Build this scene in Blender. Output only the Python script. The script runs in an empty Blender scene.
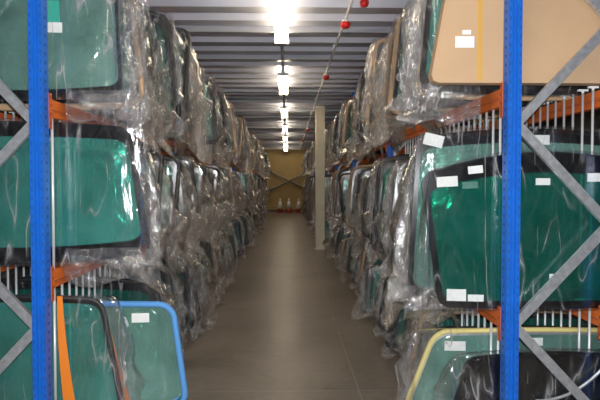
import bpy, bmesh, math, random
from mathutils import Vector, noise

C = bpy.context.scene
COL = C.collection
R = math.radians
PI = math.pi

# ------------------------------------------------------------------ camera, world, flash, exposure
cam_d = bpy.data.cameras.new('camera')
cam_d.sensor_width = 36.0
cam_d.lens = 35.0
cam_d.clip_start = 0.05
cam = bpy.data.objects.new('camera', cam_d)
COL.objects.link(cam)
cam.location = (0, 0, 1.6)
cam.rotation_euler = (R(90 - 1.768), 0, R(-1.277))
C.camera = cam

w = bpy.data.worlds.new('world')
C.world = w
w.use_nodes = True
w.node_tree.nodes['Background'].inputs[0].default_value = (0.75, 0.8, 0.9, 1)
w.node_tree.nodes['Background'].inputs[1].default_value = 0.05

fl = bpy.data.lights.new('camera_flash', 'AREA')       # the flash of the camera that took the picture
fl.shape = 'RECTANGLE'
fl.size, fl.size_y = 0.07, 0.05
fl.energy = 150
fl.color = (0.95, 0.97, 1.0)
flo = bpy.data.objects.new('camera_flash', fl)
COL.objects.link(flo)
flo.location = (0.03, -0.03, 1.70)
flo.rotation_euler = (R(88), 0, R(-1.3))

TUBE_STRENGTH = 29.0
TUBE_COLOR = (1.0, 0.84, 0.61)

C.view_settings.view_transform = 'Standard'
C.view_settings.look = 'None'
C.view_settings.exposure = 0.0
C.view_settings.gamma = 1.0
C.view_settings.use_curve_mapping = False
C.cycles.transparent_max_bounces = 40
C.cycles.max_bounces = 10
C.cycles.sample_clamp_indirect = 4.0

# ------------------------------------------------------------------ tagging and mesh helpers
def tag(o, label=None, cat=None, group=None, kind=None):
    if label: o['label'] = label
    if cat: o['category'] = cat
    if group: o['group'] = group
    if kind: o['kind'] = kind
    return o

def empty(name, loc, label, cat, group=None):
    o = bpy.data.objects.new(name, None)
    o.empty_display_size = 0.1
    COL.objects.link(o)
    o.location = loc
    return tag(o, label, cat, group)

def mesh_from(name, verts, faces, mats, smooth=False, fmat=None):
    me = bpy.data.meshes.new(name)
    me.from_pydata([tuple(v) for v in verts], [], faces)
    for m in (mats if isinstance(mats, (list, tuple)) else [mats]):
        me.materials.append(m)
    if fmat:
        me.polygons.foreach_set('material_index', fmat)
    if smooth:
        me.polygons.foreach_set('use_smooth', [True] * len(me.polygons))
    me.update()
    return me

def link(name, me, parent=None, loc=None):
    o = bpy.data.objects.new(name, me)
    COL.objects.link(o)
    if parent: o.parent = parent
    if loc: o.location = loc
    return o

class MB:
    """collects shapes of ONE part and builds one mesh"""
    def __init__(s):
        s.v, s.f, s.m, s.sm = [], [], [], []
    def box(s, a, b, mi=0):
        (x0, y0, z0), (x1, y1, z1) = a, b
        n = len(s.v)
        s.v += [(x0,y0,z0),(x1,y0,z0),(x1,y1,z0),(x0,y1,z0),(x0,y0,z1),(x1,y0,z1),(x1,y1,z1),(x0,y1,z1)]
        for q in ((0,3,2,1),(4,5,6,7),(0,1,5,4),(1,2,6,5),(2,3,7,6),(3,0,4,7)):
            s.f.append(tuple(n + i for i in q)); s.m.append(mi)
    def tube(s, pts, r, seg=10, mi=0, closed=False, caps=True):
        pts = [Vector(p) for p in pts]
        n0 = len(s.v); N = len(pts)
        rs = r if isinstance(r, (list, tuple)) else [r] * N
        for i, p in enumerate(pts):
            a = pts[(i - 1) % N] if (closed or i > 0) else p
            b = pts[(i + 1) % N] if (closed or i < N - 1) else p
            t = (b - a).normalized()
            up = Vector((0, 0, 1)) if abs(t.z) < 0.9 else Vector((0, 1, 0))
            if closed: up = Vector((0, 1, 0))
            e1 = t.cross(up).normalized(); e2 = e1.cross(t)
            for k in range(seg):
                an = 2 * PI * k / seg
                s.v.append(tuple(p + (e1 * math.cos(an) + e2 * math.sin(an)) * rs[i]))
        for i in range(N if closed else N - 1):
            for k in range(seg):
                a = n0 + i * seg + k; b = n0 + i * seg + (k + 1) % seg
                c = n0 + ((i + 1) % N) * seg + (k + 1) % seg; d = n0 + ((i + 1) % N) * seg + k
                s.f.append((a, d, c, b)); s.m.append(mi)
        if caps and not closed:
            s.f.append(tuple(n0 + k for k in range(seg))); s.m.append(mi)
            s.f.append(tuple(n0 + (N - 1) * seg + k for k in reversed(range(seg)))); s.m.append(mi)
    def lathe(s, prof, cx, cy, seg=20, mi=0):
        n0 = len(s.v)
        for r, z in prof:
            for k in range(seg):
                an = 2 * PI * k / seg
                s.v.append((cx + r * math.cos(an), cy + r * math.sin(an), z))
        for i in range(len(prof) - 1):
            for k in range(seg):
                a = n0 + i * seg + k; b = n0 + i * seg + (k + 1) % seg
                s.f.append((a, b, b + seg, a + seg)); s.m.append(mi)
        s.f.append(tuple(n0 + k for k in reversed(range(seg)))); s.m.append(mi)
        s.f.append(tuple(n0 + (len(prof) - 1) * seg + k for k in range(seg))); s.m.append(mi)
    def extrude(s, prof, axis, a, b, mi=0, closed=True):
        """prof: 2D points in the plane across `axis` ('x': (y,z), 'y': (x,z), 'z': (x,y))"""
        def P(p, t):
            return {'x': (t, p[0], p[1]), 'y': (p[0], t, p[1]), 'z': (p[0], p[1], t)}[axis]
        n0 = len(s.v); n = len(prof)
        s.v += [P(p, a) for p in prof] + [P(p, b) for p in prof]
        for i in range(n if closed else n - 1):
            j = (i + 1) % n
            s.f.append((n0 + i, n0 + j, n0 + n + j, n0 + n + i)); s.m.append(mi)
        if closed:
            s.f.append(tuple(n0 + i for i in reversed(range(n)))); s.m.append(mi)
            s.f.append(tuple(n0 + n + i for i in range(n))); s.m.append(mi)
    def mesh(s, name, mats, smooth=False, fix=True):
        me = mesh_from(name, s.v, s.f, mats, smooth, s.m)
        if fix:
            bm = bmesh.new(); bm.from_mesh(me)
            bmesh.ops.recalc_face_normals(bm, faces=bm.faces)
            bm.to_mesh(me); bm.free()
        return me
    def build(s, name, mats, parent=None, smooth=False, loc=None):
        return link(name, s.mesh(name, mats, smooth), parent, loc)

# ------------------------------------------------------------------ materials
def mat(name):
    m = bpy.data.materials.new(name); m.use_nodes = True
    nt = m.node_tree
    for n in list(nt.nodes): nt.nodes.remove(n)
    out = nt.nodes.new('ShaderNodeOutputMaterial')
    return m, nt, out

def N(nt, t, **kw):
    n = nt.nodes.new(t)
    for k, v in kw.items():
        if k in n.inputs: n.inputs[k].default_value = v
        else: setattr(n, k, v)
    return n

def pbr(name, col, rough=0.5, metal=0.0, noise_scale=None, var=0.15, bump=0.0, bscale=60, spec=0.5, emis=None):
    m, nt, out = mat(name)
    p = N(nt, 'ShaderNodeBsdfPrincipled')
    p.inputs['Base Color'].default_value = (*col, 1)
    p.inputs['Roughness'].default_value = rough
    p.inputs['Metallic'].default_value = metal
    p.inputs['Specular IOR Level'].default_value = spec
    tc = N(nt, 'ShaderNodeTexCoord')
    if noise_scale:
        nz = N(nt, 'ShaderNodeTexNoise', Scale=noise_scale, Detail=5.0)
        nt.links.new(tc.outputs['Object'], nz.inputs['Vector'])
        rp = N(nt, 'ShaderNodeValToRGB')
        rp.color_ramp.elements[0].position = 0.3
        rp.color_ramp.elements[1].position = 0.7
        rp.color_ramp.elements[0].color = (*[c * (1 - var) for c in col], 1)
        rp.color_ramp.elements[1].color = (*[min(1, c * (1 + var)) for c in col], 1)
        nt.links.new(nz.outputs['Fac'], rp.inputs['Fac'])
        nt.links.new(rp.outputs['Color'], p.inputs['Base Color'])
    if bump:
        bz = N(nt, 'ShaderNodeTexNoise', Scale=bscale, Detail=3.0)
        nt.links.new(tc.outputs['Object'], bz.inputs['Vector'])
        bp = N(nt, 'ShaderNodeBump', Strength=bump, Distance=0.01)
        nt.links.new(bz.outputs['Fac'], bp.inputs['Height'])
        nt.links.new(bp.outputs['Normal'], p.inputs['Normal'])
    if emis:
        p.inputs['Emission Color'].default_value = (*emis[0], 1)
        p.inputs['Emission Strength'].default_value = emis[1]
    nt.links.new(p.outputs[0], out.inputs['Surface'])
    return m

def glass_mat(name, tint, body, body_fac):
    """thin tinted automotive glass: coloured see-through, mirror gloss, faint diffuse body for light scattered back by film behind"""
    m, nt, out = mat(name)
    tr = N(nt, 'ShaderNodeBsdfTransparent'); tr.inputs[0].default_value = (*tint, 1)
    df = N(nt, 'ShaderNodeBsdfDiffuse'); df.inputs[0].default_value = (*body, 1)  # flash light scattered back by the film behind, put into the glass colour
    gl = N(nt, 'ShaderNodeBsdfGlossy', Roughness=0.06); gl.inputs[0].default_value = (0.9, 1, 0.97, 1)
    tc = N(nt, 'ShaderNodeTexCoord')
    nz = N(nt, 'ShaderNodeTexNoise', Scale=3.0, Detail=6.0, Distortion=0.6)
    nt.links.new(tc.outputs['Object'], nz.inputs['Vector'])
    mr = N(nt, 'ShaderNodeMapRange')
    mr.inputs['From Min'].default_value = 0.3; mr.inputs['From Max'].default_value = 0.7
    mr.inputs['To Min'].default_value = body_fac * 0.6; mr.inputs['To Max'].default_value = body_fac * 1.4
    nt.links.new(nz.outputs['Fac'], mr.inputs['Value'])
    m1 = N(nt, 'ShaderNodeMixShader')
    nt.links.new(mr.outputs[0], m1.inputs[0])
    nt.links.new(tr.outputs[0], m1.inputs[1]); nt.links.new(df.outputs[0], m1.inputs[2])
    lw = N(nt, 'ShaderNodeFresnel', IOR=1.45)
    m2 = N(nt, 'ShaderNodeMixShader')
    nt.links.new(lw.outputs[0], m2.inputs[0])
    nt.links.new(m1.outputs[0], m2.inputs[1]); nt.links.new(gl.outputs[0], m2.inputs[2])
    nt.links.new(m2.outputs[0], out.inputs['Surface'])
    return m

def film_mat(name, col, lo, hi):
    """crumpled polyethylene film: clear where it lies taut, milky where it bunches (vertex attribute 'bunch')"""
    m, nt, out = mat(name)
    tc = N(nt, 'ShaderNodeTexCoord')
    oi = N(nt, 'ShaderNodeObjectInfo')
    ad = N(nt, 'ShaderNodeVectorMath'); ad.operation = 'ADD'
    sc = N(nt, 'ShaderNodeVectorMath'); sc.operation = 'SCALE'
    cx = N(nt, 'ShaderNodeCombineXYZ')
    for i in range(3): nt.links.new(oi.outputs['Random'], cx.inputs[i])
    nt.links.new(cx.outputs[0], sc.inputs[0]); sc.inputs['Scale'].default_value = 13.0
    nt.links.new(tc.outputs['Object'], ad.inputs[0]); nt.links.new(sc.outputs[0], ad.inputs[1])
    # streaky folds
    mp = N(nt, 'ShaderNodeMapping'); mp.inputs['Scale'].default_value = (8, 6, 3.2)
    mp.inputs['Rotation'].default_value = (0.3, 0.7, 0.4)
    nt.links.new(ad.outputs[0], mp.inputs['Vector'])
    n1 = N(nt, 'ShaderNodeTexNoise', Scale=1.0, Detail=5.0, Distortion=1.8)
    nt.links.new(mp.outputs[0], n1.inputs['Vector'])
    n2 = N(nt, 'ShaderNodeTexNoise', Scale=11.0, Detail=3.0, Distortion=0.8)
    nt.links.new(ad.outputs[0], n2.inputs['Vector'])
    # ridges: 1 - |2n-1|
    def ridge(nz):
        a = N(nt, 'ShaderNodeMath'); a.operation = 'MULTIPLY_ADD'; a.inputs[1].default_value = 2; a.inputs[2].default_value = -1
        nt.links.new(nz.outputs['Fac'], a.inputs[0])
        b = N(nt, 'ShaderNodeMath'); b.operation = 'ABSOLUTE'; nt.links.new(a.outputs[0], b.inputs[0])
        c = N(nt, 'ShaderNodeMath'); c.operation = 'SUBTRACT'; c.inputs[0].default_value = 1; nt.links.new(b.outputs[0], c.inputs[1])
        return c
    r1, r2 = ridge(n1), ridge(n2)
    hs = N(nt, 'ShaderNodeMath'); hs.operation = 'MULTIPLY_ADD'; hs.inputs[1].default_value = 0.35
    nt.links.new(r2.outputs[0], hs.inputs[0]); nt.links.new(r1.outputs[0], hs.inputs[2])
    bp = N(nt, 'ShaderNodeBump', Strength=1.0, Distance=0.03)
    nt.links.new(hs.outputs[0], bp.inputs['Height'])
    df = N(nt, 'ShaderNodeBsdfDiffuse'); df.inputs[0].default_value = (*col, 1)
    tl = N(nt, 'ShaderNodeBsdfTranslucent'); tl.inputs[0].default_value = (*col, 1)
    gl = N(nt, 'ShaderNodeBsdfGlossy', Roughness=0.07); gl.inputs[0].default_value = (1, 1, 1, 1)
    for s_ in (df, tl, gl): nt.links.new(bp.outputs[0], s_.inputs['Normal'])
    a = N(nt, 'ShaderNodeMixShader'); a.inputs[0].default_value = 0.35
    nt.links.new(df.outputs[0], a.inputs[1]); nt.links.new(tl.outputs[0], a.inputs[2])
    tr = N(nt, 'ShaderNodeBsdfTransparent'); tr.inputs[0].default_value = (0.97, 0.97, 0.97, 1)
    at = N(nt, 'ShaderNodeAttribute', attribute_name='bunch')
    bs = N(nt, 'ShaderNodeMath'); bs.operation = 'MULTIPLY_ADD'; bs.inputs[1].default_value = 0.9; bs.inputs[2].default_value = 0.12; bs.use_clamp = True
    nt.links.new(at.outputs['Fac'], bs.inputs[0]); nt.links.new(bs.outputs[0], bp.inputs['Strength'])
    ss = N(nt, 'ShaderNodeMath'); ss.operation = 'MULTIPLY_ADD'; ss.inputs[1].default_value = 0.30; ss.inputs[2].default_value = 0.03
    nt.links.new(at.outputs['Fac'], ss.inputs[0])
    pw = N(nt, 'ShaderNodeMath'); pw.operation = 'POWER'; pw.inputs[1].default_value = 9.0
    nt.links.new(r1.outputs[0], pw.inputs[0])
    o1 = N(nt, 'ShaderNodeMapRange'); o1.inputs['To Min'].default_value = lo; o1.inputs['To Max'].default_value = hi
    nt.links.new(at.outputs['Fac'], o1.inputs['Value'])
    o2 = N(nt, 'ShaderNodeMath'); o2.operation = 'MULTIPLY_ADD'; o2.inputs[1].default_value = 0.20; o2.use_clamp = True
    nt.links.new(pw.outputs[0], o2.inputs[0]); nt.links.new(ss.outputs[0], o2.inputs[1]); nt.links.new(o1.outputs[0], o2.inputs[2])
    b = N(nt, 'ShaderNodeMixShader')
    nt.links.new(o2.outputs[0], b.inputs[0]); nt.links.new(tr.outputs[0], b.inputs[1]); nt.links.new(a.outputs[0], b.inputs[2])
    mp3 = N(nt, 'ShaderNodeMapping'); mp3.inputs['Scale'].default_value = (4.2, 3.0, 0.9); mp3.inputs['Rotation'].default_value = (0.0, -0.55, 0.0)
    nt.links.new(ad.outputs[0], mp3.inputs['Vector'])
    n3 = N(nt, 'ShaderNodeTexNoise', Scale=2.0, Detail=1.5, Roughness=0.5, Distortion=0.25)
    nt.links.new(mp3.outputs[0], n3.inputs['Vector'])
    r3 = ridge(n3)
    p3 = N(nt, 'ShaderNodeMath'); p3.operation = 'POWER'; p3.inputs[1].default_value = 60.0
    nt.links.new(r3.outputs[0], p3.inputs[0])
    n4 = N(nt, 'ShaderNodeTexNoise', Scale=4.5, Detail=2.0)
    nt.links.new(ad.outputs[0], n4.inputs['Vector'])
    k4 = N(nt, 'ShaderNodeMapRange'); k4.inputs['From Min'].default_value = 0.44; k4.inputs['From Max'].default_value = 0.64
    k4.inputs['To Max'].default_value = 0.85
    nt.links.new(n4.outputs['Fac'], k4.inputs['Value'])
    o4 = N(nt, 'ShaderNodeMath'); o4.operation = 'MULTIPLY_ADD'; o4.use_clamp = True
    nt.links.new(p3.outputs[0], o4.inputs[0]); nt.links.new(k4.outputs[0], o4.inputs[1]); nt.links.new(o2.outputs[0], o4.inputs[2])
    nt.links.new(o4.outputs[0], b.inputs[0])
    lw = N(nt, 'ShaderNodeLayerWeight', Blend=0.2)
    nt.links.new(bp.outputs[0], lw.inputs['Normal'])
    o3 = N(nt, 'ShaderNodeMath'); o3.operation = 'MULTIPLY_ADD'; o3.inputs[1].default_value = 0.5; o3.inputs[2].default_value = 0.085; o3.use_clamp = True
    nt.links.new(lw.outputs['Fresnel'], o3.inputs[0])
    mx = N(nt, 'ShaderNodeMixShader')
    nt.links.new(o3.outputs[0], mx.inputs[0]); nt.links.new(b.outputs[0], mx.inputs[1]); nt.links.new(gl.outputs[0], mx.inputs[2])
    nt.links.new(mx.outputs[0], out.inputs['Surface'])
    return m

M = {}
M['blue'] = pbr('blue_powder_coat', (0.006, 0.115, 0.52), 0.38, noise_scale=9, var=0.12)
M['slot'] = pbr('slot_dark_blue', (0.005, 0.07, 0.33), 0.6)
M['orange'] = pbr('orange_powder_coat', (0.62, 0.13, 0.018), 0.45, noise_scale=7, var=0.2)
M['orange_dark'] = pbr('orange_groove', (0.30, 0.045, 0.01), 0.6)
M['galv'] = pbr('galvanised_steel', (0.55, 0.57, 0.60), 0.36, 0.65, noise_scale=30, var=0.2)
M['rod'] = pbr('zinc_rod', (0.72, 0.74, 0.76), 0.4, 0.35)
M['cap'] = pbr('white_plastic_cap', (0.82, 0.82, 0.80), 0.5)
M['frit'] = pbr('black_ceramic_band', (0.008, 0.009, 0.011), 0.16)
M['rubber'] = pbr('black_rubber', (0.015, 0.015, 0.017), 0.5)
M['blue_foam'] = pbr('blue_foam', (0.10, 0.31, 0.68), 0.7)
M['yellow_foam'] = pbr('pale_yellow_foam', (0.80, 0.68, 0.26), 0.7)
M['strap'] = pbr('orange_band', (0.78, 0.21, 0.015), 0.5)
M['sticker'] = pbr('white_paper', (0.80, 0.82, 0.80), 0.7, noise_scale=40, var=0.05)
M['card'] = pbr('cardboard', (0.52, 0.345, 0.20), 0.8, noise_scale=2.5, var=0.07, bump=0.15, bscale=9)
M['tape'] = pbr('yellow_tape', (0.62, 0.36, 0.09), 0.35)
M['green_tape'] = pbr('green_tape', (0.03, 0.42, 0.32), 0.5)
M['glass_green'] = glass_mat('green_glass', (0.42, 0.80, 0.72), (0.11, 0.45, 0.41), 0.27)
M['glass_deep'] = glass_mat('deep_green_glass', (0.28, 0.72, 0.62), (0.015, 0.23, 0.20), 0.20)
M['glass_pale'] = glass_mat('pale_green_glass', (0.58, 0.84, 0.76), (0.30, 0.52, 0.47), 0.30)
M['glass_black'] = glass_mat('privacy_glass', (0.05, 0.055, 0.06), (0.012, 0.012, 0.014), 0.5)
M['film'] = film_mat('clear_film', (0.55, 0.54, 0.54), 0.0, 0.14)
M['film_tan'] = film_mat('tan_film', (0.45, 0.39, 0.32), 0.0, 0.18)  # tan cast of the warm lamps put into the film colour
M['red'] = pbr('red_plastic', (0.62, 0.02, 0.015), 0.35)
M['white'] = pbr('white_enamel', (0.82, 0.82, 0.80), 0.45)
M['cream'] = pbr('cream_paint', (0.80, 0.73, 0.56), 0.6, noise_scale=5, var=0.06)
M['cone_orange'] = pbr('cone_red_orange', (0.30, 0.03, 0.01), 0.5)
M['tube'] = pbr('lit_tube', (1, 1, 1), 0.5, emis=(TUBE_COLOR, TUBE_STRENGTH))
M['side_wall'] = pbr('grey_wall', (0.22, 0.21, 0.20), 0.8, noise_scale=3, var=0.1)
M['end_wall'] = pbr('ochre_wall', (0.42, 0.31, 0.13), 0.75, noise_scale=2, var=0.08)
M['deck'] = pbr('steel_deck', (0.54, 0.55, 0.63), 0.40, 0.25, noise_scale=1.2, var=0.15)
M['joist'] = pbr('steel_joist', (0.42, 0.43, 0.47), 0.45, 0.3)
M['dull_steel'] = pbr('dull_steel', (0.20, 0.19, 0.18), 0.5, 0.4)
M['dark_steel'] = pbr('dark_steel', (0.10, 0.10, 0.11), 0.5, 0.5)

def floor_mat():
    m, nt, out = mat('polished_concrete')
    tc = N(nt, 'ShaderNodeTexCoord')
    p = N(nt, 'ShaderNodeBsdfPrincipled')
    n1 = N(nt, 'ShaderNodeTexNoise', Scale=0.9, Detail=7.0, Roughness=0.62, Distortion=0.7)
    n2 = N(nt, 'ShaderNodeTexNoise', Scale=14.0, Detail=5.0)
    nt.links.new(tc.outputs['Object'], n1.inputs['Vector']); nt.links.new(tc.outputs['Object'], n2.inputs['Vector'])
    rp = N(nt, 'ShaderNodeValToRGB')
    rp.color_ramp.elements[0].position = 0.32; rp.color_ramp.elements[0].color = (0.125, 0.102, 0.08, 1)
    rp.color_ramp.elements[1].position = 0.70; rp.color_ramp.elements[1].color = (0.26, 0.222, 0.183, 1)
    mx = N(nt, 'ShaderNodeMath'); mx.operation = 'MULTIPLY_ADD'; mx.inputs[1].default_value = 0.25
    nt.links.new(n2.outputs['Fac'], mx.inputs[0])
    s_ = N(nt, 'ShaderNodeMath'); s_.operation = 'SUBTRACT'; s_.inputs[1].default_value = 0.125
    nt.links.new(n1.outputs['Fac'], s_.inputs[0]); nt.links.new(s_.outputs[0], mx.inputs[2])
    nt.links.new(mx.outputs[0], rp.inputs['Fac'])
    # saw-cut joints of the slab, filled with pale dust
    mj = N(nt, 'ShaderNodeMapping'); mj.inputs['Location'].default_value = (-0.55, -4.42, 0)
    nt.links.new(tc.outputs['Object'], mj.inputs['Vector'])
    bk = N(nt, 'ShaderNodeTexBrick'); bk.offset = 0.0
    bk.inputs['Scale'].default_value = 1.0; bk.inputs['Brick Width'].default_value = 4.0; bk.inputs['Row Height'].default_value = 4.0
    bk.inputs['Mortar Size'].default_value = 0.006; bk.inputs['Mortar Smooth'].default_value = 0.3
    nt.links.new(mj.outputs[0], bk.inputs['Vector'])
    mc = N(nt, 'ShaderNodeMixRGB'); mc.inputs[2].default_value = (0.27, 0.24, 0.205, 1)
    nt.links.new(bk.outputs['Fac'], mc.inputs[0]); nt.links.new(rp.outputs['Color'], mc.inputs[1])
    nt.links.new(mc.outputs[0], p.inputs['Base Color'])
    rr = N(nt, 'ShaderNodeMapRange'); rr.inputs['To Min'].default_value = 0.26; rr.inputs['To Max'].default_value = 0.48; p.inputs['Specular IOR Level'].default_value = 0.32
    nt.links.new(n1.outputs['Fac'], rr.inputs['Value']); nt.links.new(rr.outputs[0], p.inputs['Roughness'])
    bp = N(nt, 'ShaderNodeBump', Strength=0.06, Distance=0.01)
    nt.links.new(n2.outputs['Fac'], bp.inputs['Height']); nt.links.new(bp.outputs[0], p.inputs['Normal'])
    nt.links.new(p.outputs[0], out.inputs['Surface'])
    return m
M['floor'] = floor_mat()

# ------------------------------------------------------------------ the setting
X0, X1, Y0, Y1 = -5.0, 5.0, -6.0, 31.4
ZC = 3.38
b = MB(); b.box((X0, Y0, -0.1), (X1, Y1, 0)); tag(b.build('floor', M['floor']), kind='structure')
b = MB(); b.box((X0, Y1, 0), (X1, Y1 + 0.1, ZC + 0.2)); tag(b.build('wall_back', M['end_wall']), kind='structure')
b = MB(); b.box((X0, Y0 - 0.1, 0), (X1, Y0, ZC + 0.2)); tag(b.build('wall_front', M['side_wall']), kind='structure')
b = MB(); b.box((X0 - 0.1, Y0, 0), (X0, Y1, ZC + 0.2)); tag(b.build('wall_left', M['side_wall']), kind='structure')
b = MB(); b.box((X1, Y0, 0), (X1 + 0.1, Y1, ZC + 0.2)); tag(b.build('wall_right', M['side_wall']), kind='structure')
# ribbed steel deck, ribs across the aisle
prof = []
y = Y0; pitch = 0.50; dp = 0.11
while y < Y1:
    prof += [(y, ZC), (y + 0.21, ZC), (y + 0.25, ZC + dp), (y + 0.45, ZC + dp)]
    y += pitch
prof = [(min(p[0], Y1), p[1]) for p in prof]
prof += [(Y1, ZC + 0.2), (Y0, ZC + 0.2)]
b = MB(); b.extrude(prof, 'x', X0, X1)
# deck support joists, C-section
k = 0; y = -5.2
while y < Y1 - 0.3:
    b.extrude([(y, ZC), (y + 0.05, ZC), (y + 0.05, ZC - 0.008), (y + 0.008, ZC - 0.008), (y + 0.008, ZC - 0.04),
               (y + 0.05, ZC - 0.04), (y + 0.05, ZC - 0.048), (y, ZC - 0.048)], 'x', X0, X1, 1)
    y += 1.50
tag(b.build('ceiling', [M['deck'], M['joist']]), kind='structure')
b = MB(); b.box((0.68, 13.75, 0), (0.89, 13.95, ZC)); b.box((0.655, 13.72, 0), (0.915, 13.98, 0.02))
tag(b.build('column', M['cream']), kind='structure')
b = MB(); b.box((-1.3, Y1 - 0.03, 0.0), (X1, Y1, 0.1)); tag(b.build('baseboard_back', M['dark_steel']), kind='structure')

# ------------------------------------------------------------------ racking
SIDES = {1: dict(inner=1.233, lev=[0.12, 0.85, 2.14, 3.20], name='right'),
         -1: dict(inner=1.337, lev=[0.12, 1.09, 2.07, 3.20], name='left')}
RD = 0.60           # post centre to post centre
PW, PD = 0.076, 0.08
BAY, NB = 3.9, 7
YP = 3.24
ORD = ['first', 'second', 'third', 'fourth', 'fifth', 'sixth', 'seventh', 'eighth', 'ninth', 'tenth']

def post_mesh():
    h = 3.30
    hw = PW / 2
    pr = [(-hw, 0), (-0.014, 0), (-0.008, 0.012), (0.008, 0.012), (0.014, 0), (hw, 0), (hw, PD), (hw - 0.012, PD),
          (hw - 0.012, 0.03), (-hw + 0.012, 0.03), (-hw + 0.012, PD), (-hw, PD)]
    b = MB(); b.extrude(pr, 'z', 0.006, h)
    z = 0.1
    while z < h - 0.05:
        for x in (-0.028, 0.028):
            b.box((x - 0.004, -0.0008, z), (x + 0.004, 0.004, z + 0.020), 1)
        for sx in (-1, 1):
            b.box((sx * hw - 0.001, 0.03, z), (sx * hw + 0.001, 0.055, z + 0.016), 1)
        z += 0.05
    return b.mesh('post', [M['blue'], M['slot']])
POST = post_mesh()
b = MB(); b.box((-0.075, -0.02, 0), (0.075, PD + 0.02, 0.006))
FOOT = b.mesh('foot_plate', M['blue'])

def brace_mesh(p, q):
    p, q = Vector(p), Vector(q)
    t = (q - p).normalized(); nrm = Vector((-t.z, 0, t.x))
    pr = [(-0.026, 0), (0.026, 0), (0.026, 0.03), (0.022, 0.03), (0.022, 0.004), (-0.022, 0.004), (-0.022, 0.03), (-0.026, 0.03)]
    b = MB(); n = len(pr)
    for e in (p, q):
        for u, v in pr: b.v.append(tuple(e + nrm * u + Vector((0, v, 0))))
    for i in range(n):
        j = (i + 1) % n; b.f.append((i, j, n + j, n + i)); b.m.append(0)
    b.f.append(tuple(range(n))); b.m.append(0); b.f.append(tuple(n + i for i in reversed(range(n)))); b.m.append(0)
    for e, d in ((p, 1), (q, -1)):      # bolt heads
        c = e + t * d * 0.03
        b.tube([c + Vector((0, -0.008, 0)), c + Vector((0, 0.003, 0))], 0.010, 8)
    return b.mesh('brace', M['galv'])
BR = {}
for s in (1, -1):
    i_, o_ = PW / 2 + s * 0, 0
    xa, xb = s * (PW / 2 - 0.01), s * (RD - PW / 2 + 0.01)
    nodes = [(xb, 0.20), (xa, 0.78), (xb, 1.355), (xa, 1.93), (xb, 2.505), (xa, 3.08)]
    BR[s] = [brace_mesh((p[0], 0.035 + 0.004 * (k % 2), p[1]), (q[0], 0.035 + 0.004 * (k % 2), q[1])) for k, (p, q) in enumerate(zip(nodes, nodes[1:]))]

for s, S in SIDES.items():
    for k in range(NB + 1):
        near = k == 0
        lab = (f'blue perforated upright with grey diagonal braces at the near end of the {S["name"]} rack' if near else
               f'blue perforated upright of the {S["name"]} rack standing deeper in, behind wrapped windshields')
        e = empty('rack_upright', (s * (S['inner'] + PW / 2), YP + BAY * k, 0), lab, 'rack upright', f'{S["name"]} rack uprights')
        for x in (0, s * RD):
            link('post', POST, e, (x, 0, 0)); link('foot_plate', FOOT, e, (x, 0, 0))
        for me in BR[s]: link('brace', me, e)

def beam_mesh(L):
    pr = [(0, 0), (0, 0.030), (-0.006, 0.036), (-0.006, 0.046), (0, 0.052), (0, 0.100), (0.05, 0.100), (0.05, 0)]
    b = MB(); b.extrude(pr, 'y', PD + 0.004, L - 0.004)
    b.box((-0.0065, PD + 0.01, 0.039), (-0.005, L - 0.01, 0.043), 1)
    return b.mesh('beam', [M['orange'], M['orange_dark']])
def beam_mesh_flip(L):
    pr = [(0, 0), (0, 0.030), (0.006, 0.036), (0.006, 0.046), (0, 0.052), (0, 0.100), (-0.05, 0.100), (-0.05, 0)]
    b = MB(); b.extrude(pr, 'y', PD + 0.004, L - 0.004)
    b.box((0.005, PD + 0.01, 0.039), (0.0065, L - 0.01, 0.043), 1)
    return b.mesh('beam', [M['orange'], M['orange_dark']])
BEAM = {1: beam_mesh(BAY), -1: beam_mesh_flip(BAY)}
def conn_mesh(y):
    b = MB(); b.box((-0.012, y, -0.07), (0.012 + 0.04, y + 0.004, 0.13)); b.box((-0.012, y, -0.07), (-0.008, y + 0.03, 0.13))
    for z in (-0.045, 0.005, 0.055, 0.105): b.box((-0.0145, y + 0.008, z), (-0.012, y + 0.02, z + 0.014), 1)
    return b.mesh('end_connector', [M['orange'], M['orange_dark']])
def conn_mesh_flip(y):
    b = MB(); b.box((-0.052, y, -0.07), (0.012, y + 0.004, 0.13)); b.box((0.008, y, -0.07), (0.012, y + 0.03, 0.13))
    for z in (-0.045, 0.005, 0.055, 0.105): b.box((0.012, y + 0.008, z), (0.0145, y + 0.02, z + 0.014), 1)
    return b.mesh('end_connector', [M['orange'], M['orange_dark']])
CONN = {1: conn_mesh(PD + 0.002), -1: conn_mesh_flip(PD + 0.002)}

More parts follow.
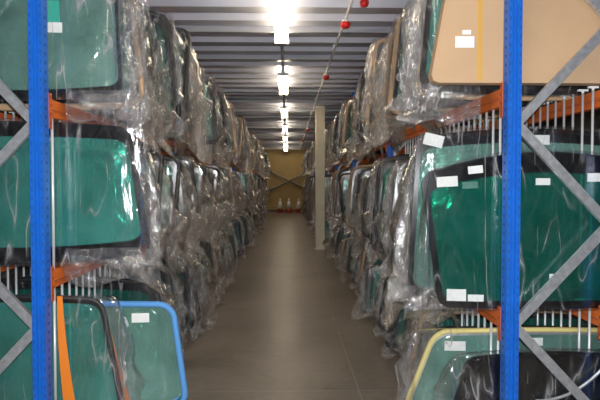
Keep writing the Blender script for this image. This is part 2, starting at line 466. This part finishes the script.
LEVELN = ['floor level', 'lower', 'upper', 'top']
def rod_mesh(zlen):
    b = MB(); b.tube([(0, 0, -zlen), (0, 0, 0.0)], 0.008, 8)
    return b.mesh('divider_rod', M['rod'], smooth=True)
b = MB(); b.tube([(0, 0, 0.0), (0, 0, 0.012)], 0.008, 8); b.box((-0.03, -0.010, 0.010), (0.03, 0.010, 0.022)); RODCAP = b.mesh('rod_cap', M['cap'])
RODMESH = {}
for s, S in SIDES.items():
    for li, z in enumerate(S['lev']):
        for fr in (0, 1):           # front and rear beam
            xf = S['inner'] + 0.006 if fr == 0 else S['inner'] + PW + RD - 0.075
            for k in range(NB):
                which = 'front' if fr == 0 else 'rear'
                if k == 0:
                    lab = f'orange {which} shelf beam at {LEVELN[li]} of the nearest {S["name"]} rack bay'
                else:
                    lab = f'orange {LEVELN[li]} {which} shelf beam deeper in the {S["name"]} rack, behind film'
                e = empty('shelf_beam', (s * xf, YP + BAY * k, z - 0.10), lab, 'shelf beam', f'{S["name"]} {LEVELN[li]} {which} beams')
                link('beam', BEAM[s], e)
                link('end_connector', CONN[s], e)
                if k == 0 and li in (1, 2):
                    zl = z - S['lev'][li - 1] - 0.1 + (0.0 if fr == 0 else 0.0)
                    zl = max(zl, 0.3)
                    key = round(zl, 3)
                    if key not in RODMESH: RODMESH[key] = rod_mesh(zl)
                    for j in range(24):
                        yy = 0.08 + 0.12 * j + 0.12
                        if yy > BAY - 0.1: break
                        if fr == 0:
                            r = link('divider_rod', RODMESH[key], e, (s * 0.025, yy, 0.0))
                        else:       # rear rods stand on the aisle face of the rear beam, with a white T cap
                            r = link('divider_rod', RODMESH[key], e, (-s * 0.018, yy, 0.105))
                            link('rod_cap', RODCAP, r)

# ------------------------------------------------------------------ windshield builder
def lerp(a, b, t): return a + (b - a) * t

class Shape:
    def __init__(s, wb, wt, h, ct=0.05, cb=0.03, sag=0.05, r=0.16, dst=0.0):
        s.wb, s.wt, s.h, s.ct, s.cb, s.sag, s.r = wb, wt, h, ct, cb, sag, r
    def pt(s, a, t, off=0.0):
        """a,t in [-1,1] -> local point (x,y,z), z from 0"""
        q = (t + 1) / 2
        x = a * lerp(s.wb, s.wt, q)
        k = 1 - min(1.3, a * a)
        z = q * (s.h - s.ct - s.cb) + s.cb + s.ct * k * q - s.cb * k * (1 - q)
        y = s.sag * (a * a - 0.16) + off
        return Vector((x, y, z))
    def outline(s, n=64, inset=0.0):
        """rounded square loop in (a,t)"""
        W, H = (s.wb + s.wt) / 2, s.h / 2
        ia, it = inset / W, inset / H
        ra, rt = s.r * s.h * 0.8 / W, s.r * s.h * 0.8 / H
        pts = []
        per = n // 4
        cs = [(1, -1, -PI / 2), (1, 1, 0), (-1, 1, PI / 2), (-1, -1, PI)]
        for ci, (sx, sz, a0) in enumerate(cs):
            cx, cz = sx * (1 - ra), sz * (1 - rt)
            for j in range(6):
                an = a0 + PI / 2 * j / 5
                pts.append((cx + ra * math.cos(an), cz + rt * math.sin(an)))
            nx = cs[(ci + 1) % 4]
            p0 = pts[-1]
            an = nx[2]
            p1 = (nx[0] * (1 - ra) + ra * math.cos(an), nx[1] * (1 - rt) + rt * math.sin(an))
            for j in range(1, 9):
                pts.append((lerp(p0[0], p1[0], j / 9), lerp(p0[1], p1[1], j / 9)))
        return [(p[0] * (1 - ia), p[1] * (1 - it)) for p in pts]

def glass_mesh(sh, m, name='glass'):
    ol = sh.outline()
    n = len(ol); sc = [1.0, 0.85, 0.66, 0.45, 0.24]
    V, F = [], []
    for off in (-0.0026, 0.0026):
        for k in sc:
            V += [sh.pt(a * k, t * k, off) for a, t in ol]
        V.append(sh.pt(0, 0, off))
    B = n * len(sc) + 1
    for side in (0, 1):
        o = side * B
        for k in range(len(sc) - 1):
            for i in range(n):
                j = (i + 1) % n
                f = (o + k * n + i, o + k * n + j, o + (k + 1) * n + j, o + (k + 1) * n + i)
                F.append(f if side else f[::-1])
        for i in range(n):
            j = (i + 1) % n
            f = (o + (len(sc) - 1) * n + i, o + (len(sc) - 1) * n + j, o + B - 1)
            F.append(f if side else f[::-1])
    for i in range(n):
        j = (i + 1) % n
        F.append((i, j, B + j, B + i))
    return mesh_from(name, V, F, m, True)

def band_mesh(sh, side_w=0.035, top_w=0.06, bot_w=0.05, m=None, name='black_border', th=0.0042, out=0.0):
    ol = sh.outline()
    n = len(ol)
    W, H = (sh.wb + sh.wt) / 2, sh.h / 2
    inner = []
    for a, t in ol:
        ia = side_w / W
        it = (top_w if t > 0 else bot_w) / H
        inner.append((a * (1 - ia), t * (1 - it)))
    o2 = [(a * (1 + out / W), t * (1 + out / H)) for a, t in ol]
    V, F = [], []
    for loop, off in ((o2, -th), (inner, -th), (inner, th), (o2, th)):
        V += [sh.pt(a, t, off) for a, t in loop]
    for k in range(4):
        for i in range(n):
            j = (i + 1) % n; k2 = (k + 1) % 4
            F.append((k * n + i, k2 * n + i, k2 * n + j, k * n + j))
    return mesh_from(name, V, F, m or M['frit'], False)

def trim_mesh(sh, m, r=0.013, name='edge_trim', flat=1.0):
    ol = sh.outline()
    b = MB(); b.tube([sh.pt(a, t) for a, t in ol], r, 8, closed=True)
    return b.mesh(name, m, True)

def film_mesh(sh, side, seed, tail=0.15, droop=0.10, nu=44, nv=40, gather=0.45, amp=1.0, clear=1.0, mname='film', far=0.02, low=0.0, up=0.0):
    """sleeve of film pulled over the glass; its loose open end hangs into the aisle (local -side x)"""
    rnd = random.Random(seed)
    W = max(sh.wb, sh.wt)
    V, F, BN = [], [], []
    so = Vector((seed * 7.31, seed * 3.17, seed * 1.93))
    L = W + tail
    # stations: coarse over the glass, fine in the tail
    n1 = int(nu * 0.5); n2 = nu - n1
    xs = [lerp(W + far, -W * 0.55, i / n1) for i in range(n1)] + [lerp(-W * 0.55, -L, i / (n2 - 1)) for i in range(n2)]
    nh = nv // 2
    for i, x in enumerate(xs):
        a = max(-1.0, min(1.0, x / W))
        q = max(0.0, (-x - W * 0.92) / (L - W * 0.92))
        e = max(0.0, (-x - W * 0.55) / (L - W * 0.55))       # rises over the outer part
        zb = sh.pt(a, -1).z - 0.012 - droop * (0.7 * e ** 0.8 + 0.3 * q)
        zt = sh.pt(a, 1).z + 0.015 + up * e
        zt = lerp(zt, lerp(zb, zt, 1 - gather), q)
        yc = sh.sag * (a * a - 0.16)
        th = 0.010 + 0.045 * math.sin(PI * min(1, q * 0.8)) + 0.012 * e
        am = lerp(0.006, 0.042, min(1, e * 0.6 + q * 0.6)) * amp
        for j in range(nv):
            if j < nh: t, sg = j / (nh - 1), -1
            else: t, sg = (nv - 1 - j) / (nh - 1), 1
            z = lerp(zb, zt, t)
            edge = 1 - (2 * t - 1) ** 6
            yy = yc + sg * th * (0.6 + 0.4 * edge)
            p = Vector((x * 4.0 + z * 1.5, sg * 0.6, z * 2.4)) + so
            d1 = noise.noise(p); d1 = 1 - abs(d1) * 2.2
            p2 = Vector((x * 9 + z * 4, sg * 0.9, z * 5.5 - x * 4)) + so * 1.7
            d2 = 1 - abs(noise.noise(p2)) * 2.2
            d3 = noise.noise(Vector((x * 3, z * 2.2, sg * 0.3)) + so)
            yy += sg * am * (0.55 * d1 + 0.45 * d2) + am * 1.1 * d3 * (0.2 + e)
            jx = am * 1.4 * q * noise.noise(Vector((z * 9, sg * 0.4, x * 3)) + so) + 0.09 * q * noise.noise(Vector((z * 3.1, sg * 0.2, 1.3)) + so) * (tail / 0.15)
            jz = am * 0.9 * (0.2 + q) * noise.noise(Vector((x * 8, z * 6, sg * 0.4 + 5)) + so)
            V.append((-side * -(x + jx) if side > 0 else -(x + jx), yy, z + jz))
            BN.append(min(1.0, (0.05 + 0.35 * e + 0.7 * q) * clear))
    for i in range(len(xs) - 1):
        for j in range(nv):
            j2 = (j + 1) % nv
            F.append((i * nv + j, i * nv + j2, (i + 1) * nv + j2, (i + 1) * nv + j))
    me = mesh_from('film_wrap', V, F, M[mname], True)
    at = me.attributes.new('bunch', 'FLOAT', 'POINT')
    at.data.foreach_set('value', BN)
    return me

def sticker_mesh(sh, x, z, w_, h_, m=None, tilt=0.0):
    W = lerp(sh.wb, sh.wt, z / sh.h)
    b = MB()
    n0 = 0
    pts = []
    for dx, dz in ((-1, -1), (0, -1), (1, -1), (1, 1), (0, 1), (-1, 1)):
        xx = x + dx * w_ / 2 * math.cos(tilt) - dz * h_ / 2 * math.sin(tilt)
        zz = z + dz * h_ / 2 * math.cos(tilt) + dx * w_ / 2 * math.sin(tilt)
        pts.append((xx, sh.sag * ((xx / W) ** 2 - 0.16), zz))
    V = [(p[0], p[1] - 0.0062, p[2]) for p in pts] + [(p[0], p[1] - 0.0046, p[2]) for p in pts]
    F = [(0, 1, 4, 5), (1, 2, 3, 4), (6, 11, 10, 7), (7, 10, 9, 8)] + [(i, (i + 6), (i + 1) % 6 + 6, (i + 1) % 6) for i in range(6)]
    return mesh_from('paper_label', V, F, m or M['sticker'])

# ---- the individually built windshields nearest the camera
XC = {1: 1.52, -1: -1.645}
def special(side, yy, z, sh, label, glassm='glass_green', border=(0.035, 0.07, 0.05), trim=None, film=None, stickers=(),
            dx=0.0, lean=0.0, cat='windshield', group=None, bm=None, roll=0.0):
    e = empty('windshield', (XC[side] + dx, yy, z), label, cat, group)
    e.rotation_euler = (R(lean), R(roll), 0)
    link('glass', glass_mesh(sh, M[glassm]), e)
    if border: link('black_border', band_mesh(sh, *border, m=bm), e)
    if trim: link('edge_trim', trim_mesh(sh, M[trim[0]], trim[1]), e)
    for st in stickers:
        link('paper_label', sticker_mesh(sh, *st), e)
    if film: link('film_wrap', film_mesh(sh, side, **film), e)
    return e

SLOT = lambda k: 3.38 + 0.12 * k
# right, middle shelf
sh = Shape(0.62, 0.735, 0.92, ct=0.13, cb=0.0, sag=0.06, r=0.10)
special(1, SLOT(0), 0.857, sh, 'large deep green windshield with black border and white labels, front of the right middle shelf',
        'glass_deep', (0.035, 0.12, 0.045), stickers=((-0.58, 0.745, 0.12, 0.06, None, 0.06), (-0.42, 0.815, 0.085, 0.045, None, 0.1),
        (-0.03, 0.745, 0.085, 0.04), (-0.45, 0.725, 0.09, 0.04, M['glass_pale'], 0.05), (0.28, 0.77, 0.09, 0.05), (-0.52, 0.075, 0.11, 0.07), (-0.41, 0.06, 0.09, 0.04),
        (0.06, 0.19, 0.09, 0.03)), film=dict(seed=2, tail=0.0, droop=0.0, amp=0.35, clear=0.1, nu=60, nv=60))
sh = Shape(0.76, 0.70, 1.07, ct=0.05, cb=0.02, sag=0.06, r=0.09)
special(1, SLOT(2), 0.862, sh, 'tall pale green windshield with black top band, second on the right middle shelf',
        'glass_pale', (0.03, 0.085, 0.05), stickers=((-0.60, 1.0, 0.12, 0.075, None, -0.25), (0.06, 1.0, 0.11, 0.06)),
        film=dict(seed=3, tail=0.06, droop=0.04, amp=0.7, clear=0.5))
# right, upper shelf: carton
e = empty('flat_carton', (0.83, SLOT(0) - 0.03, 2.170), 'large tan cardboard carton with yellow tape on the right upper shelf', 'carton')
b = MB(); n0 = 0
pr = [(0.02, 0.04), (0.10, 0.965), (1.44, 0.965), (1.44, 0.0), (0.06, 0.0)]
pr = [(0.0, 0.045), (0.012, 0.012), (0.045, 0.0), (1.44, 0.0), (1.40, 0.95), (0.16, 0.95)]
b.extrude(pr, 'y', 0, 0.085)
b.build('carton_body', M['card'], e)
b = MB(); b.box((0.262, -0.0015, 0.012), (0.292, 0.0005, 0.93)); b.build('tape', M['tape'], e)
b = MB(); b.box((0.135, -0.002, 0.20), (0.245, 0.0005, 0.265)); b.build('paper_label', M['sticker'], e)
b = MB(); b.box((0.175, -0.003, 0.275), (0.225, 0.0005, 0.30)); b.build('paper_label', M['sticker'], e)
b = MB(); b.box((0.14, -0.002, 0.475), (0.22, 0.0005, 0.51)); b.build('paper_label', M['sticker'], e)
sh = Shape(0.70, 0.62, 0.92, ct=0.05, cb=0.02, sag=0.05)
special(1, SLOT(2), 2.145, sh, 'film wrapped windshield just behind the tan carton, right upper shelf', 'glass_green',
        film=dict(seed=11, tail=0.12, droop=0.10, amp=1.3))
# right, bottom shelf
sh = Shape(0.62, 0.50, 0.48, ct=0.05, cb=0.02, sag=0.05, r=0.12)
special(1, SLOT(0), 0.125, sh, 'black tinted rear window with curved silver strip at the right bottom shelf front', 'glass_black', (0.02, 0.02, 0.02),
        stickers=(), film=dict(seed=21, tail=0.05, droop=0.0, amp=0.5, clear=0.2), dx=0.05)
e_ = [o for o in COL.objects if o.name.startswith('windshield') and o.parent is None][-1]
b = MB(); pts = []
for i in range(18):
    t = i / 17
    pts.append((lerp(-0.12, 0.30, t), -0.05, 0.20 + 0.22 * t ** 2.2))
b.tube(pts, 0.009, 8); b.build('silver_strip', M['galv'], e_, True)
sh = Shape(0.78, 0.58, 0.545, ct=0.02, cb=0.02, sag=0.04, r=0.2)
special(1, SLOT(2), 0.125, sh, 'grey windshield edged in pale yellow foam on the right bottom shelf', 'glass_pale', (0.02, 0.03, 0.02), trim=('yellow_foam', 0.017),
        stickers=((-0.46, 0.44, 0.13, 0.06), (0.04, 0.47, 0.1, 0.05)), film=dict(seed=22, tail=0.03, droop=0.0, amp=0.7, clear=0.6), bm=M['galv'])

# left, middle shelf
sh = Shape(0.83, 0.70, 0.85, ct=0.03, cb=0.06, sag=0.06, r=0.12)
special(-1, SLOT(1), 1.11, sh, 'green windshield with black border under clear film, front of the left middle shelf', 'glass_green', (0.04, 0.09, 0.10),
        stickers=((0.15, 0.10, 0.03, 0.05),) if False else (), film=dict(seed=31, tail=0.05, droop=0.08, nu=60, nv=60, amp=0.6, clear=0.45))
# left, upper shelf
sh = Shape(0.66, 0.62, 0.93, ct=0.03, cb=0.05, sag=0.06, r=0.08)
special(-1, SLOT(1), 2.09, sh, 'pale green windshield with green tape on it, front of the left upper shelf', 'glass_pale', (0.02, 0.06, 0.05),
        stickers=((0.22, 0.51, 0.17, 0.13, M['green_tape'], 0.04), (0.27, 0.42, 0.10, 0.06)), film=dict(seed=33, tail=0.10, droop=0.26, nu=60, nv=60, amp=0.8, clear=0.6))
# left, bottom shelf
sh = Shape(0.66, 0.52, 0.79, ct=0.03, cb=0.02, sag=0.05, r=0.12)
special(-1, SLOT(1), 0.125, sh, 'green windshield with black rubber seal in film, front of the left bottom shelf', 'glass_green', (0.02, 0.03, 0.03), trim=('rubber', 0.016),
        film=dict(seed=35, tail=0.06, droop=0.0, nu=50, nv=50, amp=0.8, clear=0.6))
sh = Shape(0.99, 0.90, 0.70, ct=0.02, cb=0.02, sag=0.05, r=0.16)
special(-1, SLOT(3), 0.125, sh, 'clear green windshield edged in bright blue foam on the left bottom shelf', 'glass_pale', (0.01, 0.02, 0.02), trim=('blue_foam', 0.020),
        stickers=((0.70, 0.60, 0.11, 0.06),), bm=M['glass_deep'])
# orange strap tied around the near left bottom windshield; second band imitates its reflection
def strap(pts, w0, w1, label):
    V, F = [], []
    n = len(pts)
    for i, p in enumerate(pts):
        hw = lerp(w0, w1, i / (n - 1)) / 2
        for dx, dy in ((-hw, 0), (hw, 0), (hw, 0.003), (-hw, 0.003)):
            V.append((p[0] + dx, p[1] + dy, p[2]))
    for i in range(n - 1):
        for k in range(4):
            F.append((i * 4 + k, i * 4 + (k + 1) % 4, i * 4 + 4 + (k + 1) % 4, i * 4 + 4 + k))
    F.append((0, 3, 2, 1)); F.append(tuple((n - 1) * 4 + k for k in range(4)))
    o = link('orange_band', mesh_from('orange_band', V, F, M['strap'], False))
    return tag(o, label, 'strap', 'orange straps')
strap([(-1.315 + 0.03 * t + 0.06 * t ** 1.5, SLOT(1) - 0.115 - 0.02 * math.sin(t * PI), 0.94 - 0.90 * t) for t in [i / 14 for i in range(15)]], 0.030, 0.085,
      'bright orange strap hanging down beside the left blue post')
strap([(-1.15 + 0.20 * t, SLOT(2), 0.80 - 0.77 * t) for t in [i / 14 for i in range(15)]], 0.04, 0.05,
      'orange strap slanting behind the black sealed windshield on the left')

def front_flap(parent, side, xa, xb, zt, zb, y, seed, mname='film', nu=44, nv=22):
    """slack film hanging down over the shelf edge below a windshield"""
    so = Vector((seed * 2.9, seed * 4.7, seed * 1.3))
    V, F, BN = [], [], []
    for i in range(nu):
        u = i / (nu - 1); x = lerp(xa, xb, u)
        hang = 0.8 + 0.5 * noise.noise(Vector((u * 2.7, seed * 1.1, 3)))
        for j in range(nv):
            v = j / (nv - 1)
            z = lerp(zt, zb * hang, v)
            f1 = 1 - abs(noise.noise(Vector((x * 5 + z * 4, z * 9, 0.7)) + so)) * 2.2
            f2 = noise.noise(Vector((x * 11 - z * 5, z * 14, 1.9)) + so)
            V.append((-side * x, y - 0.04 * math.sin(PI * v) - 0.022 * f1 + 0.012 * f2, z + 0.012 * f2))
            BN.append(0.35 + 0.45 * v)
    for i in range(nu - 1):
        for j in range(nv - 1):
            a = i * nv + j
            F.append((a, a + 1, a + nv + 1, a + nv))
    me = mesh_from('film_flap', V, F, M[mname], True)
    at = me.attributes.new('bunch', 'FLOAT', 'POINT'); at.data.foreach_set('value', BN)
    link('film_flap', me, parent)
SP = {o['label']: o for o in COL.objects if o.name.startswith('windshield')}
def sp(words): return [o for l, o in SP.items() if words in l][0]
# x is measured towards the aisle from the windshield's middle
front_flap(sp('front of the left upper'), -1, 0.36, 0.80, 0.05, -0.17, -0.03, 1)
front_flap(sp('front of the left middle'), -1, 0.34, 0.90, 0.10, -0.13, -0.03, 2)
front_flap(sp('second on the right middle'), 1, 0.34, 0.80, 0.10, -0.16, -0.03, 3)
front_flap(sp('behind the tan carton'), 1, 0.34, 0.82, 0.06, -0.20, -0.03, 4)

# ---- the packed rows behind them
def flap_mesh(side, seed, mname, ly=0.30, zt=0.16, zb=-0.30, nu=26, nv=24):
    """loose end of the film sleeve, thrown sideways over the shelf edge and hanging down in folds"""
    so = Vector((seed * 3.3, seed * 5.1, seed * 2.7))
    V, F, BN = [], [], []
    rnd = random.Random(seed)
    for i in range(nu):
        u = i / (nu - 1)
        hang = 0.65 + 0.45 * noise.noise(Vector((u * 2.3, seed * 1.7, 0)))
        for j in range(nv):
            v = j / (nv - 1)
            z = lerp(zt - 0.05 * u, zb * hang, v)
            yy = -0.04 + ly * u + 0.05 * noise.noise(Vector((v * 3, seed, 2.2)))
            xx = -0.60 - 0.10 * math.sin(PI * min(1, v * 1.3)) + 0.10 * v
            f1 = 1 - abs(noise.noise(Vector((yy * 6 + z * 3, z * 2.2, 0.7)) + so)) * 2.2
            f2 = noise.noise(Vector((yy * 13 - z * 6, z * 8, 1.9)) + so)
            xx += -0.05 * f1 + 0.022 * f2
            V.append((side * xx, yy, z + 0.02 * noise.noise(Vector((yy * 7, z * 5, 9)) + so)))
            BN.append(0.45 + 0.4 * v)
    for i in range(nu - 1):
        for j in range(nv - 1):
            a = i * nv + j
            F.append((a, a + 1, a + nv + 1, a + nv))
    me = mesh_from('film_flap', V, F, M[mname], True)
    at = me.attributes.new('bunch', 'FLOAT', 'POINT'); at.data.foreach_set('value', BN)
    return me
FLAP = {s_: [flap_mesh(s_, 70 + k, 'film' if k % 2 else 'film_tan') for k in range(5)] for s_ in (1, -1)}
FLAPU = {s_: [flap_mesh(s_, 90 + k, 'film' if k % 2 else 'film_tan', 0.30, 0.80, 0.12) for k in range(5)] for s_ in (1, -1)}
random.seed(4)
KINDS = [Shape(0.72, 0.62, 0.85, 0.05, 0.03, 0.05, 0.10), Shape(0.68, 0.60, 0.82, 0.04, 0.04, 0.06, 0.12),
         Shape(0.75, 0.66, 0.85, 0.06, 0.02, 0.045, 0.14), Shape(0.64, 0.70, 0.84, 0.05, 0.03, 0.05, 0.10)]
GM = ['glass_green', 'glass_pale', 'glass_deep', 'glass_green']
GL = [glass_mesh(s_, M[g]) for s_, g in zip(KINDS, GM)]
BD = [band_mesh(s_, 0.05, 0.08, 0.06) for s_ in KINDS]
TR = [trim_mesh(s_, M['rubber'], 0.022) for s_ in KINDS]
TG = [trim_mesh(s_, M['card'], 0.020, 'edge_guard') for s_ in KINDS]
TL = [(0.03, 0.16, 0.35), (0.13, 0.28, 0.45), (0.02, 0.10, 0.25), (0.17, 0.30, 0.55), (0.03, 0.18, 0.15), (0.10, 0.20, 0.5)]
FM = {}
for s in (1, -1):
    for hi in (0, 1):
        for v in range(6 if hi else 4):
            tl, dr, ga = TL[v]
            FM[(s, hi, v)] = [film_mesh(KINDS[k_], s, 50 + v * 9 + s * 3 + k_, tl, dr, 60 if hi else 22, 56 if hi else 22, ga, 1.5 if hi else 1.7,
                                        mname='film' if v % 2 == 0 else 'film_tan') for k_ in ([v % 4])]
def fill_y():
    ys = []; k = 4
    y = SLOT(k)
    while y < 30.2:
        ys.append(y)
        st = 0.36 if y < 8 else (0.48 if y < 14 else 0.84)
        y += st
    return ys
SHELFN = ['bottom', 'middle', 'upper']
TOPZ = {1: [0.76, 2.02, 3.18], -1: [0.98, 1.96, 3.18]}
for s, S in SIDES.items():
    for li in range(3):
        z0 = S['lev'][li] + 0.016
        hmax = TOPZ[s][li] - z0 - 0.02
        grp = f'film wrapped windshields deep on the {S["name"]} {SHELFN[li]} shelf'
        ys = fill_y()
        for n, y in enumerate(ys):
            if any(abs(y - (YP + BAY * k + PD / 2)) < 0.14 for k in range(NB + 1)): continue
            if s == 1 and 13.5 < y < 14.2: continue
            k_ = random.randrange(4)
            hi = y < 9
            v = k_ if not hi else random.choice([x for x in range(6) if x % 4 == k_])
            zs = min(1.22, hmax / 0.87) * random.uniform(0.84, 1.0)
            if n < 5:
                lab = f'{ORD[n]} of the crumpled film wrapped windshields deeper on the {S["name"]} {SHELFN[li]} shelf'
                g = None
            else:
                lab = f'film wrapped windshield packed far back along the {S["name"]} {SHELFN[li]} shelf'
                g = grp
            e = empty('wrapped_windshield', (s * (abs(XC[s]) + (0.05 if s < 0 else (0.14 if y < 7 else (0.22 if y < 14 else 0.1))) + random.uniform(-0.12, 0.10)), y, z0), lab, 'windshield', g)
            e.scale = (1, 1, zs)
            e.rotation_euler = (R(random.uniform(-1, 1)), 0, R(random.uniform(-1.6, 1.6)))
            link('glass', GL[k_], e)
            link('black_border', BD[k_], e)
            q_ = random.random()
            if q_ < (0.4 if li == 2 else 0.15): link('edge_guard', TG[k_], e)
            elif q_ < 0.85: link('rubber_seal', TR[k_], e)
            link('film_wrap', FM[(s, int(hi), v)][0], e)
            if li and (y < 9 or n % 2): link('film_flap', random.choice(FLAP[s]), e)
            if li and random.random() < (0.6 if s > 0 else 0.4): link('film_flap', random.choice(FLAPU[s]), e)

# ------------------------------------------------------------------ ceiling lamps, trunking, pipe
LX = -0.06
ZL = 3.285
def lamp_meshes():
    b = MB(); b.extrude([(-0.035, 0), (0.035, 0), (0.03, 0.045), (-0.03, 0.045)], 'y', -0.98, 0.98)
    body = b.mesh('fixture_body', M['white'])
    tubes = []
    for x in (-0.055, 0.055):
        b = MB(); b.tube([(x, -0.95, -0.012), (x, 0.95, -0.012)], 0.019, 10)
        tubes.append(b.mesh('lit_tube', M['tube'], True))
    b = MB()
    for y in (-0.97, 0.955): b.box((-0.085, y, -0.03), (0.085, y + 0.015, 0.02))
    hold = b.mesh('tube_holder', M['white'])
    return body, tubes, hold
LB, LT, LH = lamp_meshes()
for i, y in enumerate([-2.05, 1.95, 5.95, 9.95, 13.9, 17.9, 21.9, 25.9, 29.8]):
    n = i - 2
    lab = 'lit twin tube ceiling lamp above the camera' if n < 0 else f'{ORD[n]} lit twin tube ceiling lamp along the aisle, counted from nearest'
    e = empty('tube_lamp', (LX, y, ZL - 0.03), lab, 'ceiling lamp', 'ceiling tube lamps over the aisle')
    link('fixture_body', LB, e); link('tube_holder', LH, e)
    for t in LT: link('lit_tube', t, e)
b = MB(); b.box((LX - 0.018, -4, ZL + 0.016), (LX + 0.018, 31.0, ZL + 0.043))
y = -3.5
while y < 31: b.tube([(LX, y, ZL + 0.04), (LX, y, ZC - 0.001)], 0.005, 6); y += 2.0
tag(b.build('lamp_trunking', M['galv']), 'grey trunking rail linking the tube lamps under the ceiling', 'cable trunking')
PX = 0.615
b = MB(); b.tube([(PX, -3, 3.315), (PX, 12, 3.315), (PX + 0.05, 30.9, 3.315)], 0.014, 8)
y = -2
while y < 30: b.box((PX - 0.02, y, 3.31), (PX + 0.02, y + 0.03, 3.378)); y += 2.4
tag(b.build('ceiling_pipe', M['white'], smooth=False), 'thin white pipe running under the ceiling right of the lamps', 'pipe')
for y, x, lab in ((6.16, PX, 'nearest red dome detector hanging from the white ceiling pipe'), (9.24, PX, 'second red dome detector along the white ceiling pipe'),
                  (18.5, 0.67, 'third red dome detector far along the white ceiling pipe'), (23.3, 0.65, 'farthest red dome detector on the white ceiling pipe'),
                  (5.65, 0.745, 'small dark red dome fixed on the ceiling beside the pipe')):
    big = 1.0 if x != 0.745 else 0.8
    zt = 3.305 if big == 1.0 else ZC - 0.005
    e = empty('red_detector', (x, y, zt), lab, 'detector')
    b = MB(); b.lathe([(0.028, 0.0), (0.034, -0.012), (0.034, -0.03), (0.03, -0.032)], 0, 0, 18); b.build('white_base' if big == 1 else 'base', M['white'] if big == 1 else M['red'], e, True)
    b = MB(); b.lathe([(0.030 * big, -0.028), (0.052 * big, -0.034), (0.056 * big, -0.055), (0.048 * big, -0.078), (0.028 * big, -0.092), (0.005, -0.096)], 0, 0, 20)
    b.build('red_dome', M['red'], e, True)

# ------------------------------------------------------------------ far end: cross brace on the wall and cones
e = empty('cross_brace', (0.12, Y1 - 0.12, 1.67), 'steel cross brace with crossing bars high on the far wall', 'cross brace')
for sg, yy in ((1, 0.0), (-1, -0.05)):
    b = MB()
    b.tube([(-1.0 * sg, yy, 0.50), (1.0 * sg, yy, -0.50)], 0.045, 8)
    b.box((-1.0 * sg - 0.09, yy - 0.02, 0.41), (-1.0 * sg + 0.09, 0.118, 0.59)); b.box((1.0 * sg - 0.09, yy - 0.02, -0.59), (1.0 * sg + 0.09, 0.118, -0.41))
    b.build('brace_bar', M['dull_steel'], e)
for x, lab in ((-0.36, 'leftmost of the three white-topped cones before the far wall'), (0.10, 'middle one of the three white-topped cones before the far wall'),
               (0.62, 'rightmost of the three white-topped cones before the far wall')):
    e = empty('traffic_cone', (x, 30.4, 0), lab, 'traffic cone', 'traffic cones at the aisle end')
    b = MB(); b.box((-0.21, -0.21, 0), (0.21, 0.21, 0.04)); b.lathe([(0.17, 0.04), (0.13, 0.22)], 0, 0, 20); b.build('cone_base', M['cone_orange'], e)
    b = MB(); b.lathe([(0.131, 0.22), (0.065, 0.60)], 0, 0, 20); b.build('white_sleeve', M['white'], e, True)
    b = MB(); b.lathe([(0.064, 0.60), (0.035, 0.75)], 0, 0, 20); b.build('cone_tip', M['white'], e, True)
